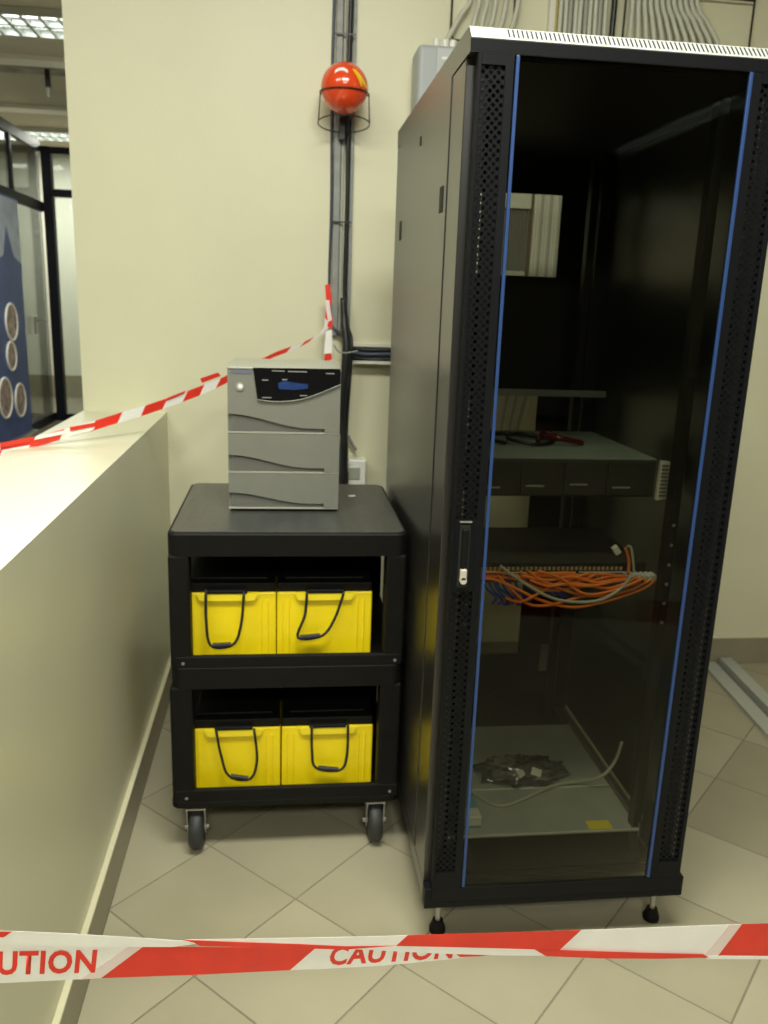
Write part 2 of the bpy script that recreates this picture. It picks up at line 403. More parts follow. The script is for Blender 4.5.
def perf(x0, x1, z0, z1, y, pitch, hr):
    bm = bmesh.new(); nx = int(round((x1-x0)/pitch)); nz = int(round((z1-z0)/pitch)); px_ = (x1-x0)/nx; pz = (z1-z0)/nz
    for i in range(nx):
        for j in range(nz):
            a, c = x0+i*px_, z0+j*pz; cx, cz = a+px_/2, c+pz/2
            P4 = [bm.verts.new((a, y, c)), bm.verts.new((a+px_, y, c)), bm.verts.new((a+px_, y, c+pz)), bm.verts.new((a, y, c+pz))]
            if (i+j) % 2 == 0:
                H4 = [bm.verts.new((cx+hr*dx, y, cz+hr*dz)) for dx, dz in ((0, -1), (1, 0), (0, 1), (-1, 0))]
                for k in range(4):
                    bm.faces.new((P4[k], P4[(k+1) % 4], H4[(k+1) % 4], H4[k]))
            else: bm.faces.new(P4)
    mb = MB(); mb.bm.free(); mb.bm = bm; return mb
for (x0, x1, z0, z1) in ((0.7485, 0.7905, 0.20, 0.852), (0.7485, 0.7905, 1.000, 1.812), (1.262, 1.3065, 0.20, 1.812)):
    o = perf(x0, x1, z0, z1, FY+0.004, 0.0074, 0.0043).build('perforated_band', m_door, dr)
B(0.8055, 1.2445, FY+0.0012, FY+0.005, 0.160, 1.830).build('glass_pane', m_glass, dr)
for a in (0.8085, 1.2368): B(a, a+0.0062, FY-0.002, FY+0.005, 0.163, 1.829, .001).build('blue_strip', m_blue, dr)
lk = B(0.757, 0.779, FY-0.004, FY+0.002, 0.862, 0.992, 0.002).build('lock_plate', m_dark, dr)
B(0.761, 0.774, FY-0.012, FY-0.004, 0.905, 0.985, 0.003).build('swing_handle', m_blackp, lk)
MB().box(0.7605, 0.7745, FY-0.014, FY-0.004, 0.878, 0.903, 0.003).cyl((0.7675, FY-0.014, 0.879), (0.7675, FY-0.004, 0.879), 0.007, n=14).build('lock_barrel', mat('pale_lock_metal', (0.62, 0.6, 0.5), 0.35, metal=.2), lk)
B(0.756, 0.780, FY-0.006, FY, 0.996, 0.999, 0.0005).build('handle_hinge', m_zinc, lk)
# shelf tray in the lower part
TZ = 0.223
tr = MB(); tr.box(0.792, 1.250, -1.385, -1.205, TZ-0.003, TZ); tr.box(0.792, 1.250, -1.203, -0.885, TZ-0.003, TZ)
tr.box(0.792, 1.250, -1.388, -1.385, TZ-0.006, TZ+0.002)
trp = tr.build('shelf', m_tray, rack)
b = MB()
for x in (0.790, 1.250): b.box(x, x+0.003, -1.388, -0.885, TZ-0.02, TZ+0.014)
split_build(b, 'shelf_edge', m_desk, trp)
B(0.792, 1.250, -1.207, -1.203, TZ-0.001, TZ+0.002).build('shelf_seam', m_lite, trp); B(0.792, 1.250, -1.390, -1.388, TZ-.002, TZ+0.002).build('front_lip', m_lite, trp)
p = PX(598, 826, 'z', TZ)
p[0] += .004
B(p[0]-0.028, p[0]+0.028, p[1]-0.012, p[1]+0.020, TZ, TZ+0.001).build('yellow_sticker', m_ylab, trp)
p = PX(548, 657, 'y', Y1-0.017)
B(p[0]-0.028, p[0]+0.026, Y1-0.019, Y1-0.0155, p[2]-0.048, p[2]+0.045).build('paper_label', mat('dim_paper', (0.75, 0.72, 0.62), 0.6), rack)

# ------------------------------------------------------------------ contents of the cabinet
# 2U equipment box with pale lid
bx = thing('rack_server', (1.028, -1.28, 1.008), 'wide flat dark equipment box with pale lid on upper rack rails behind glass', 'server')
B(0.812, 1.232, -1.300, -0.93, 1.008, 1.090, .002).build('chassis', m_srv, bx)
B(0.812, 1.232, -1.298, -0.90, 1.0905, 1.094, .001).build('lid', m_srvt, bx)
for k in range(4):
    xa = 0.828+0.098*k
    fb_ = B(xa, xa+0.094, -1.304, -1.300, 1.012, 1.086, .001).build('drive_bay', m_srv, bx)
    B(xa+0.012, xa+0.052, -1.3055, -1.304, 1.026+0.004*k % .01, 1.030+0.004*k % .01).build('bay_slot', m_dcable, fb_)
ear = MB(); ear.prism([(1.236, -1.31, 1.003), (1.259, -1.31, 1.006), (1.268, -1.31, 1.05), (1.259, -1.31, 1.09), (1.238, -1.31, 1.092)], (0, 0.01, 0))
e = ear.build('mounting_ear', m_lite, bx)
b = MB()
for z in np.arange(1.012, 1.085, 0.0085): b.box(1.240, 1.257, -1.3115, -1.310, z, z+0.0035)
b.build('ear_slots', m_desk, e)['kind'] = 'stuff'
# tangle on the lid
def curvy(name, pts, r, m, label, cat, group=None):
    o = MB().tube(pts, r, 8, 6).build(name, m, None, tuple(float(c) for c in pts[0])); return tag(o, label, cat, group)
q = [(0.93, -1.14, 1.0995), (0.90, -1.07, 1.10), (0.95, -1.00, 1.10), (1.03, -1.03, 1.10), (1.06, -1.10, 1.10), (1.0, -1.16, 1.10), (0.94, -1.12, 1.107), (0.99, -1.05, 1.108), (1.08, -1.08, 1.10)]
curvy('cable', q, 0.0045, m_bcable, 'black coiled cable lying on the pale lid of the upper equipment box', 'cable')
q = [(1.02, -1.10, 1.1005), (1.05, -1.05, 1.113), (1.09, -1.08, 1.101), (1.12, -1.13, 1.101), (1.06, -1.15, 1.113), (1.03, -1.12, 1.112)]
curvy('cable', q, 0.006, mat('dark_red_cable', (0.10, 0.008, 0.008), 0.3), 'dark red cable bunched on the pale lid of the upper equipment box', 'cable')
wc = thing('cable_duct', (1.28, 0, 1.50), 'brown slotted cable duct on the wall seen through the high rear opening', 'cable duct')
B(1.170, 1.395, -.006, -.0005, 1.42, 1.90).build('duct_back', mat('brown_duct_plate', (0.16, 0.125, 0.065), 0.6, noise=.3, nscale=8), wc)
B(1.172, 1.268, -.030, -.007, 1.745, 1.90, .002).build('duct_cover', m_gcable, wc); B(1.172, 1.262, -.030, -.007, 1.50, 1.535, .002).build('duct_cover', m_gcable, wc)
b = MB()
for k in range(11): b.box(1.176+k*.0085, 1.1782+k*.0085, -.022, -.006, 1.535, 1.745)
b.build('duct_fingers', m_dcable, wc)['kind'] = 'stuff'
# network switch and patch panel
sw = thing('network_switch', (1.02, -1.2, 0.81), 'dark network switch with a row of brass ports and orange cables below', 'switch')
B(0.800, 1.232, -1.305, -1.00, 0.812, 0.856, .002).build('chassis', m_srv, sw)
fp = B(0.800, 1.232, -1.3075, -1.305, 0.812, 0.856, .0005).build('front_panel', m_rackin, sw)
b = MB()
for row in range(2):
    for k in range(32):
        xx = 0.846+k*0.0104
        b.box(xx, xx+0.0062, -1.3095, -1.3075, 0.823+row*0.017, 0.831+row*0.017)
split_build(b, 'port', m_gold, sw)
b = MB()
for k in range(3): b.box(0.846+k*0.114, 0.846+k*0.114+0.106, -1.3095, -1.3075, 0.8335, 0.8365)
split_build(b, 'port_bar', m_lite, sw)
for k in range(6):
    a = PX(626+k*5.2, 576, 'y', -1.318); 
    c = MB().box(a[0]-0.0045, a[0]+0.0045, -1.335, -1.3095, a[2]-0.006, a[2]+0.008, .001, rot=(0, R(-25), 0)).build('plug', m_lite, sw)
def pp(lst, y=-1.34): return [PX(px, py, 'y', y+(0 if len(t) == 0 else t[0])) for px, py, *t in lst]
ORS = [
 [(470, 574), (500, 577), (520, 580), (545, 590), (575, 588), (600, 582), (628, 577)],
 [(470, 577), (495, 580), (515, 588), (540, 600), (570, 607), (600, 603), (640, 590), (655, 580)],
 [(520, 572), (540, 580), (570, 592), (600, 596), (630, 590), (650, 580)],
 [(528, 571), (550, 584), (580, 584), (610, 588), (638, 577)],
 [(538, 571), (560, 578), (585, 594), (615, 590), (645, 578)],
 [(545, 574), (570, 573), (590, 580), (612, 576), (632, 577)],
 [(480, 572), (505, 573), (525, 578), (545, 576), (575, 582), (598, 573)],
 [(505, 598), (520, 602), (534, 596), (552, 586), (570, 579), (590, 573)],
 [(522, 576), (548, 580), (572, 577), (600, 583), (628, 579)],
 [(530, 580), (548, 586), (566, 584), (590, 586), (615, 581)],
 [(528, 573), (556, 574), (580, 576), (606, 574), (622, 578)],
 [(497, 575), (512, 590), (528, 604), (550, 605), (580, 597), (606, 592), (640, 582)],
]
for k, l in enumerate(ORS):
    pts = pp([(a, c_) for a, c_ in l], -1.330-0.003*(k % 5)); 
    curvy('patch_cable', pts, 0.0034, m_orange, 'orange patch cable drooping in the bundle below the row of brass ports', 'cable', 'orange patch cables below the switch')
for k in range(11):
    xa = 486+k*4.4+(k % 3)+(26 if k > 7 else 0); pts = pp([(xa-4, 575), (xa, 588), (xa+10+k % 4, 597+(k % 3)*3), (xa+6, 604)], -1.323-0.002*(k % 3))
    curvy('patch_cable', pts, 0.0028, m_bluec, 'short dark blue patch cable hanging behind the orange ones', 'cable', 'blue patch cables below the switch')
curvy('network_cable', pp([(500, 566), (515, 577), (532, 588), (552, 598), (575, 602), (600, 600), (620, 589), (632, 575)], -1.36), 0.0036, m_cable, 'pale grey cable looping across the front of the orange cables', 'cable')
curvy('network_cable', pp([(628, 574), (629, 562), (627, 552), (625, 548)], -1.345), 0.0036, m_orange, 'orange cable end bending upward at right of the brass ports', 'cable')
curvy('network_cable', pp([(634, 572), (633, 560), (631, 548), (627, 546)], -1.355), 0.003, m_cable, 'thin pale cable standing upright at right of the brass ports', 'cable')
p = PX(616, 550, 'y', -1.35)
tag(MB().box(p[0]-.007, p[0]+.007, -1.357, -1.343, p[2]-.010, p[2]+.010, .002, rot=(0, R(-35), 0)).build('cable_plug', m_lite, None, tuple(p)), 'white cable plug sticking up above the orange cables', 'plug')
# lower shelf contents
curvy('cable', [PX(462, 782, 'z', TZ+.03), PX(477, 795, 'z', TZ+.005), PX(492, 804, 'z', TZ+.004), PX(508, 805, 'z', TZ+.004), PX(530, 796, 'z', TZ+.005), PX(552, 786, 'z', TZ+.008), PX(578, 781, 'z', TZ+.012), PX(600, 777, 'z', TZ+.04), PX(614, 763, 'y', -1.22), PX(622, 742, 'y', -1.22)], 0.0042, m_cable, 'long grey cable curving across the bottom shelf of the cabinet', 'cable')
bm = bmesh.new(); bmesh.ops.create_icosphere(bm, subdivisions=4, radius=1)
from mathutils import noise as mn
for v in bm.verts:
    n = mn.noise(v.co*2.3)*0.35+mn.noise(v.co*5.5)*0.4+mn.noise(v.co*11)*.15
    s_ = 1+n; v.co = Vector((v.co.x*s_*0.105, v.co.y*s_*0.062, max(-0.010, v.co.z*s_*0.020)))
for f in bm.faces: f.smooth = True
mb = MB(); mb.bm.free(); mb.bm = bm
pb = PX(520, 770, 'z', TZ+0.0115); mb.bm.transform(Matrix.Translation([float(c) for c in pb]))
bg = tag(mb.build('plastic_bag', m_bag, None, (float(pb[0]), float(pb[1]), TZ)), 'crumpled shiny plastic bag lying on the bottom shelf of the cabinet', 'bag')
p = pb
b = MB()
for (dx, dy, a) in ((-.012, -.045, .5), (.030, -.040, -.4)): b.box(p[0]+dx-.012, p[0]+dx+.014, p[1]+dy-.01, p[1]+dy+.012, p[2]+.014, p[2]+.018, .001, rot=(.5, .2, a))
split_build(b, 'white_tag', m_lite, bg)
p = PX(474, 829, 'z', TZ)
bp = tag(MB().box(p[0]-0.022, p[0]+0.017, p[1]+0.002, p[1]+0.085, TZ+.0002, TZ+0.03, .003).build('small_packet', m_bluepk, None, (float(p[0]), float(p[1]), TZ)), 'light blue and white packet at left edge of the bottom shelf', 'packet')
MB().box(p[0]-0.0225, p[0]+0.0175, p[1]+0.001, p[1]+0.04, TZ+0.006, TZ+0.0305, .003).build('white_label', m_lite, bp)

# ------------------------------------------------------------------ cart
cart = thing('utility_cart', (0.425, -0.83, 0), 'black plastic three-tier utility cart on casters carrying yellow batteries', 'cart')
CX0, CX1, CY0, CY1 = 0.141, 0.714, -1.11, -0.555
def rrect(x0, x1, y0, y1, r, z, n=5):
    out = []
    for cx, cy, a0 in ((x1-r, y1-r, 0), (x0+r, y1-r, 90), (x0+r, y0+r, 180), (x1-r, y0+r, 270)):
        for k in range(n+1):
            a = R(a0+90*k/n); out.append((cx+r*math.cos(a), cy+r*math.sin(a), z))
    return out
def slab(x0, x1, y0, y1, z0, z1, r=0.025, bev=0.006):
    mb = MB(); t = bmesh.new(); a = [t.verts.new(p) for p in rrect(x0, x1, y0, y1, r, z0)]
    bb_ = [t.verts.new(p) for p in rrect(x0, x1, y0, y1, r, z1-bev)]; cc = [t.verts.new(p) for p in rrect(x0+bev*.4, x1-bev*.4, y0+bev*.4, y1-bev*.4, r, z1-bev*.3)]
    dd = [t.verts.new(p) for p in rrect(x0+bev, x1-bev, y0+bev, y1-bev, r, z1)]
    n = len(a)
    for u, w in ((a, bb_), (bb_, cc), (cc, dd)):
        for i in range(n): t.faces.new((u[i], u[(i+1) % n], w[(i+1) % n], w[i]))
    t.faces.new(a[::-1]); t.faces.new(dd); mb._add(t); return mb
slab(CX0, CX1, CY0, CY1, 0.812, 0.870).build('top_shelf', m_blackp, cart)
o = slab(CX0+.008, CX1-.008, CY0+.008, CY1-.008, 0.8695, 0.8712, 0.02, 0.001).build('ribbed_top', m_tabletop, cart)
mid = slab(CX0, CX1, CY0, CY1, 0.470, 0.530).build('middle_shelf', m_blackp, cart)
b = MB().box(CX0+.01, CX1-.01, CY0, CY0+.014, 0.525, 0.557, .004).box(CX0+.01, CX1-.01, CY1-.014, CY1, 0.525, 0.557, .004); split_build(b, 'shelf_rim', m_blackp, mid)
bot = slab(CX0-.008, CX1+.004, CY0, CY1, 0.139, 0.160).build('bottom_shelf', m_blackp, cart)
b = MB().box(CX0, CX1, CY0, CY0+.014, 0.152, 0.190, .004).box(CX0, CX1, CY1-.014, CY1, 0.152, 0.190, .004); split_build(b, 'shelf_rim', m_blackp, bot)
for xa in (CX0+.001, CX1-0.051):
    for ya in (CY0+.001, CY1-0.051):
        for z0, z1 in ((0.156, 0.474), (0.527, 0.815)):
            lg = B(xa-(.005 if z0 < .3 else 0), xa+0.05, ya, ya+0.05, z0, z1, 0.006).build('leg', m_blackp, cart)
            if ya < -1: MB().cyl((xa+.03, CY0+.0015, z0+.012), (xa+.03, CY0-.0015, z0+.012), 0.004, n=10).build('screw', m_desk, lg)
for z0, z1 in ((0.160, 0.472), (0.530, 0.815)): B(CX0+0.05, CX1-0.05, CY1-0.012, CY1-0.006, z0, z1).build('back_panel', m_blackp, cart)
for x in (0.192, 0.660):
    for y in (-1.068, -0.62):
        zc = 0.058
        wheel = MB(); n = 28
        t = bmesh.new(); prof = [(-.018, .040), (-.018, .050), (-.011, .0578), (.011, .0578), (.018, .050), (.018, .040)]
        rings = [[t.verts.new((x+dx, y+rr*math.cos(2*math.pi*k/n), zc+rr*math.sin(2*math.pi*k/n))) for k in range(n)] for dx, rr in prof]
        for u in range(5):
            for k in range(n):
                f = t.faces.new((rings[u][k], rings[u][(k+1) % n], rings[u+1][(k+1) % n], rings[u+1][k])); f.smooth = True
        t.faces.new(rings[0]); t.faces.new(rings[-1][::-1]); wheel._add(t)
        cs = MB()
        for s_ in (-1, 1):
            cs.prism([(x+s_*.0225-.0015, y-.012, zc-.012), (x+s_*.0225-.0015, y+.012, zc-.012), (x+s_*.0225-.0015, y+.035, .126), (x+s_*.0225-.0015, y-.03, .126)], (0.003, 0, 0))
        cs.box(x-.026, x+.026, y-.03, y+.035, .1235, .128); cs.cyl((x, y, .128), (x, y, .135), .024, n=18); cs.box(x-.035, x+.035, y-.03, y+.035, .134, .1395)
        c_ = cs.build('caster', m_zinc, cart)
        wheel.build('wheel', m_tyre, c_)
        MB().cyl((x-.031, y, zc), (x+.031, y, zc), .007, n=12).build('axle', m_zinc, c_)
MB().cyl((0.29, -1.0, 0.100), (0.29, -1.0, 0.1385), .012, n=14).build('stub', m_zinc, cart)
p = PX(352, 496, 'z', .8712)
tag(MB().box(p[0]-.010, p[0]+.010, p[1]-.006, p[1]+.006, .8714, .8722, rot=(0, 0, .3)).build('paper_scrap', m_lite, None, tuple(p)), 'tiny white scrap on the cart top right of the grey power unit', 'scrap')

# batteries
BW, BH, BL_ = 0.2385, 0.172, 0.36
def battery(cx, yf, z, label, rope):
    t = thing('battery', (cx, yf+BL_/2, z), label, 'battery', 'yellow batteries on the cart')
    x0, x1 = cx-BW/2, cx+BW/2
    MB().box(x0, x1, yf, yf+BL_, z, z+BH, .004).build('case', m_yel, t)
    b = MB()
    for dx in (-.108, -.092, .080, .096): b.box(cx+dx, cx+dx+.004, yf-.0025, yf+.001, z+.004, z+BH-.02, .001)
    split_build(b, 'case_rib', m_yel, t)
    b = MB(); b.box(x0+.001, x1-.001, yf+.002, yf+BL_-.002, z+BH, z+BH+.024, .003); b.box(x0+.02, x1-.02, yf+.03, yf+BL_-.03, z+BH+.022, z+BH+.030, .003)
    b.build('lid', m_blackp, t)
    cl = MB().prism([(cx-.075, yf, z+BH-.001), (cx-.066, yf, z+BH-.019), (cx+.066, yf, z+BH-.019), (cx+.075, yf, z+BH-.001)], (0, -.009, 0)).build('handle_lip', m_yel2, t)
    MB().box(cx-.048, cx+.048, yf-.012, yf+.02, z+BH, z+BH+.010, .003).build('handle_clip', m_blackp, t)
    pts = [(px, yf-.020-.004*(i in (2, 3)), pz) for i, (px, pz) in enumerate(rope)]
    rp = MB().tube(pts, .0034, 8, 5).build('rope_handle', m_rope, t)
    a, c = pts[2], pts[3]
    d = Vector(c)-Vector(a)
    MB().cyl(Vector(a)+d*.08, Vector(c)-d*.08, .0065, n=10).build('grip', m_rope, rp)
yb = -1.056
def rp(l): 
    return [(float(PX(a, c, 'y', yb-.02)[0]), float(PX(a, c, 'y', yb-.02)[2])) for a, c in l]
battery(0.2770, yb, 0.5302, 'yellow battery at left on the middle shelf, rope handle hanging straight', rp([(206, 590), (206, 618), (211, 645), (233, 644), (241, 625), (244, 592)]))
battery(0.5175, yb, 0.5302, 'yellow battery at right on the middle shelf, rope handle pulled to the left', rp([(307, 592), (305, 615), (298, 637), (322, 635), (335, 618), (344, 592)]))
battery(0.289, yb, 0.1602, 'yellow battery at left on the bottom shelf, rope handle skewed right', rp([(216, 730), (221, 755), (229, 775), (250, 778), (257, 760), (254, 729)]))
battery(0.5305, yb, 0.1602, 'yellow battery at right on the bottom shelf, rope handle in a square loop', rp([(312, 726), (312, 750), (316, 767), (340, 769), (347, 755), (348, 724)]))

# ------------------------------------------------------------------ uninterruptible power supply
UX0, UX1, UY0, UY1, UZ = 0.272, 0.5565, -0.908, -0.60, 0.8715
ups = thing('power_supply', ((UX0+UX1)/2, -.75, UZ), 'grey three-module power supply tower with black display standing on the cart', 'power supply')
mods = [(UZ+.009, 0.973), (0.975, 1.076), (1.078, 1.236)]
for k, (z0, z1) in enumerate(mods):
    md = B(UX0, UX1, UY0+.012, UY1, z0, z1, .003).build('module', m_upsg, ups)
    vx1 = UX0+0.245
    zb = z0+.003
    hl = (.038, .042, .044)[k]
    # vent recess
    B(UX0+.004, UX1-.004, UY0+.009, UY0+.012, zb, zb+hl+.01).build('vent_recess', m_upsv, md)
    b = MB()
    x = UX0+.010
    while x < vx1-.01:
        f = (x-UX0)/(vx1-UX0); top = zb+.010+(hl-.010)*(1-f)**1.4
        b.box(x, x+.0022, UY0+.004, UY0+.010, zb+.001, top); x += .0052
    o = b.build('vent_ribs', m_upsr, md)
    # front fascia with the wavy lower edge
    def wav(f): 
        f = min(1, max(0, f)); return zb+.0095+(hl-.0095)*(0.5+0.5*math.cos(math.pi*min(1, f*1.18)))
    pts = [(UX0+.001, UY0+.010, z1-.001), (UX0+.001, UY0+.010, wav(0))]
    for q_ in range(1, 15): pts.append((UX0+.001+(vx1-UX0)*q_/14, UY0+.010, wav(q_/14)))
    pts += [(vx1, UY0+.010, zb-.001), (UX1-.001, UY0+.010, zb-.001), (UX1-.001, UY0+.010, z1-.001)]
    fa = MB().prism(pts, (0, -.010, 0)).build('fascia', m_upsg, md)
    B(UX0+.001, UX1-.001, UY0+.001, UY0+.012, z0-.002, z0+.002, .0005).build('lower_edge', m_upst, md)
B(UX0-.001, UX1+.001, UY0, UY1, 1.236, 1.243, .003).build('lid', m_upst, ups)
MB().box(UX0+.02, UX1-.02, UY0+.03, UY1-.02, UZ, UZ+.010).build('foot_plate', m_dark, ups)
dp = [(253, 367.5), (257.5, 399.5), (270, 401.3), (284, 401.5), (301, 399.5), (318, 394), (341, 384.5), (341, 369)]
dpw = [PX(a, c, 'y', UY0-.001) for a, c in dp]
for v in dpw: v[0] = min(v[0], UX1-.002)
ds = MB().prism(dpw, (0, -.003, 0)).build('display_panel', m_gblack, ups)
edge = [PX(a, c, 'y', UY0-.006) for a, c in dp[1:7]]
MB().tube(edge, .0010, 6, 4).build('display_trim', m_upst, ds)
lc = [PX(a, c, 'y', UY0-.0042) for a, c in ((278, 383), (284, 381), (300, 383.5), (308, 384), (308, 388.5), (294, 390), (279, 389))]
MB().prism(lc, (0, -.0012, 0)).build('display_screen', m_lcd, ds)
b = MB()
for a, c, w_ in ((272, 370.8, 12), (288, 371.4, 18), (326, 373.5, 8), (262, 380, 6), (282, 379.5, 5), (262, 397.5, 9), (300, 395.5, 7)):
    p = PX(a, c, 'y', UY0-.0042); b.box(p[0], p[0]+w_*.0026, UY0-.0052, UY0-.004, p[2]-.0011, p[2]+.0011)
split_build(b, 'printed_marking', m_silver, ds)
p0 = PX(231, 373.5, 'y', UY0); p1 = PX(252, 369, 'y', UY0)
B(p0[0], p1[0], UY0-.0012, UY0, p0[2], p1[2]-.002, .0003).build('name_badge', m_badge, ups)
p = PX(240, 386.5, 'y', UY0)
bd = MB().cyl((p[0], UY0, p[2]), (p[0], UY0-.003, p[2]), .0105, n=24).build('round_button', m_silver, ups)
MB().cyl((p[0]+.001, UY0-.003, p[2]+.001), (p[0]+.001, UY0-.004, p[2]+.001), .006, n=20).build('button_centre', m_lite, bd)

# ------------------------------------------------------------------ wall conduit and cables
ct = thing('cable_conduit', (0.60, -0.015, 1.25), 'grey vertical cable conduit running up the cream wall behind the ball', 'conduit')
B(0.577, 0.600, -0.022, -0.0005, 1.29, CEIL-.001, .003).build('channel', m_trunk, ct)
B(0.601, 0.612, -0.016, -0.0005, 1.29, CEIL-.001, .003).build('channel', m_dcable, ct)
B(0.633, 0.645, -0.012, -0.0005, 1.27, CEIL-.001, .002).build('channel', m_trunk, ct)
b = MB()
for z in (1.67, 2.25, 2.85): b.box(0.572, 0.640, -0.031, -0.029, z, z+.005)
split_build(b, 'cable_tie', m_bcable, ct)
for k, (x, r_, y_) in enumerate(((0.569, .0050, -.008), (0.622, .0065, -.021), (0.626, .006, -.008))):
    curvy('power_cable', [(x, y_, CEIL-.002), (x+.003, y_, 2.6), (x-.002, y_-.001, 2.1), (x+.003, y_, 1.75), (x, y_, 1.45), (x+.010, y_-.010, 1.33), (.628+.01*k, -.052-.004*k, 1.26), (.622+.008*k, -.06, 1.0), (.610+.012*k, -.055, 0.75)], r_, m_navy if k == 0 else m_bcable,
          ('dark grey power cable at the left edge of the grey conduit', 'black power cable lying proud on the right half of the grey conduit', 'thin black power cable against the wall at the right of the grey conduit')[k], 'cable')
sl = MB().tube([(.615, -.045, 1.42), (.622, -.06, 1.33), (.630, -.075, 1.24), (.622, -.075, 1.1), (.618, -.07, 1.0), (.628, -.075, .92), (.630, -.075, .8), (.630, -.075, .70)], [.010, .014, .016, .013, .013, .015, .018, .02], 12, 5)
tag(sl.build('cable_sleeve', m_bcable, None, (.636, -.075, .7)), 'thick black cable sleeve dropping behind the grey power supply', 'cable sleeve')
# horizontal tray
ty = thing('cable_tray', (0.85, -.03, 1.20), 'short white horizontal cable tray on the wall carrying dark cables', 'cable tray')
B(0.652, 1.15, -.05, -.0005, 1.197, 1.201, .001).box(0.652, 1.15, -.052, -.049, 1.197, 1.208, .001).build('tray_channel', m_white, ty)
B(0.652, 1.15, -.012, -.0005, 1.255, 1.268, .001).build('upper_rail', m_white, ty)
for k, (z, r_, m_) in enumerate(((1.213, .009, m_bcable), (1.231, .0085, m_navy), (1.246, .007, m_bcable))):
    curvy('tray_cable', [(.642, -.035+.002*k, z+.006), (.70, -.028, z-.001), (.80, -.03, z+.001), (.95, -.028, z), (1.14, -.03, z)], r_, m_,
          ('thick black cable lowest in the short white wall tray', 'navy grey cable in the middle of the short white wall tray', 'black cable topmost in the short white wall tray')[k], 'cable')
curvy('thin_wire', [PX(a, c, 'y', -.09) for a, c in ((334, 345), (338, 351), (345, 353), (352, 352), (358, 351))], .003, m_trunk, 'thin grey wire curling from the conduit into the white tray', 'wire')
# socket box
sb = thing('socket_box', (0.672, -.03, .69), 'small white socket box on the wall behind the cart', 'socket box')
B(0.622, 0.712, -.06, -.0005, .70, .852, .005).build('housing', m_lite, sb)
B(0.632, 0.690, -.063, -.0595, .78, .825, .002).build('cover', m_upst, sb)
curvy('cable_stub', [PX(348, 436, 'y', -.03), PX(352, 444, 'y', -.03), PX(356, 450, 'y', -.03)], .006, m_trunk, 'short grey cable stub slanting above the white socket box', 'cable')
# power enclosure
pb_ = thing('wall_enclosure', (0.93, -.07, 1.8), 'blue grey wall enclosure with rounded edge left of the cabinet top', 'enclosure')
B(0.832, 1.03, -.13, -.0005, 1.70, 2.215, .018, 4).build('housing', m_pbox, pb_)
B(0.892, 1.028, -.138, -.128, 1.71, 2.205, .004).build('enclosure_door', m_pboxd, pb_)
p = PX(442, 58, 'y', -.139); q_ = PX(453, 60, 'y', -.139)
B(p[0], q_[0]+.004, -.140, -.137, p[2]-.004, p[2]+.004).build('label_strip', m_lite, pb_)
b = MB()
for x in (.90, .93, .955): b.cyl((x, -.07, 2.21), (x, -.07, 2.245), .012, n=14)
split_build(b, 'cable_gland', m_lite, pb_)
# cable bundles above the cabinet
G1 = 'pale cables rising from the wall enclosure'
tops = [1.02, 1.046, 1.072, 1.10, 1.135, 1.175]; bots = [0.935, 1.013, 1.040, 1.078, 1.110, 1.148]
for k in range(6):
    xt, xb = tops[k], bots[k]; zb_ = 2.225 if k < 3 else 1.9
    lab = 'pale grey cable curving up from the wall enclosure towards the ceiling'
    curvy('data_cable', [(min(xb, 1.0) if k < 3 else xb, -.05, zb_), (xb, -.045, 2.245), (xb*.45+xt*.55, -.035, 2.33), (xt, -.03, 2.42), (xt+.006, -.03, 2.8), (xt, -.03, CEIL-.004)], .0085, m_gcable, lab, 'cable', G1)
for k in range(10):
    xt = 1.320+k*0.0168
    curvy('data_cable', [(xt, -.03, CEIL-.004), (xt, -.03, 2.5), (xt+.003*(k % 2), -.03, 2.2), (xt-.008*k*.5, -.03, 1.97), (1.288+.0107*k, -.035, 1.86), (1.282+.0107*k, -.04, 1.60), (1.275+.0107*k, -.04, 1.42), (1.22+.012*k, -.04, 1.2), (1.19+.010*k, -.04, 0.95), (1.20+.01*k, -.04, .78)], .0078, (m_gcable, m_gcable, m_dcable)[k % 3],
          'pale grey data cable running straight down the wall in the dense middle bundle', 'cable', 'pale cables in the middle wall bundle')
curvy('data_cable', [(1.503, -.03, CEIL-.004), (1.503, -.03, 2.4), (1.50, -.03, 1.9)], .010, m_bcable, 'thick black cable at right edge of the dense middle bundle', 'cable')
for k in range(12):
    xt = 1.565+k*0.020; xb = 1.562+k*.029
    curvy('data_cable', [(xt, -.03, CEIL-.004), (xt, -.03, 2.75), (xt, -.03, 2.45), (xt*.45+xb*.55, -.035, 2.36), (xb, -.045, 2.28), (xb+.01, -.05, 2.1), (xb+.012, -.05, 1.8), (1.47+.013*k, -.05, 1.4), (1.40+.012*k, -.05, .9), (1.38+.012*k, -.05, .4)], .0085, m_gcable, 'pale grey data cable fanning out above the right half of the cabinet', 'cable', 'pale cables fanning out above the cabinet')
fr = MB()
for (xa, xb) in ((0.955, 1.165), (1.545, 2.00)):
    fr.tube([(xa, -.02, CEIL-.005), (xa, -.02, 2.28), (xa+.01, -.02, 2.262), (xb-.01, -.02, 2.262), (xb, -.02, 2.28), (xb, -.02, CEIL-.005)], .0035, 6, 1)
    for z in (2.45, 2.8): fr.tube([(xa, -.02, z), (xb, -.02, z)], .0035, 6, 1)
b_ = thing('cable_ladder', (0.955, -.02, 2.26), 'thin dark wire cable ladders behind the pale cables above the cabinet', 'cable ladder')
fr.build('wire_rung', m_wire, b_)
B(1.283, 1.303, -.03, -.0005, 1.5, CEIL-.001, .002).build('side_channel', m_white, b_)
B(1.304, 1.311, -.028, -.0005, 1.5, CEIL-.001, .002).build('side_channel', mat('ochre_cable', (0.5, 0.4, 0.1), 0.5), b_)

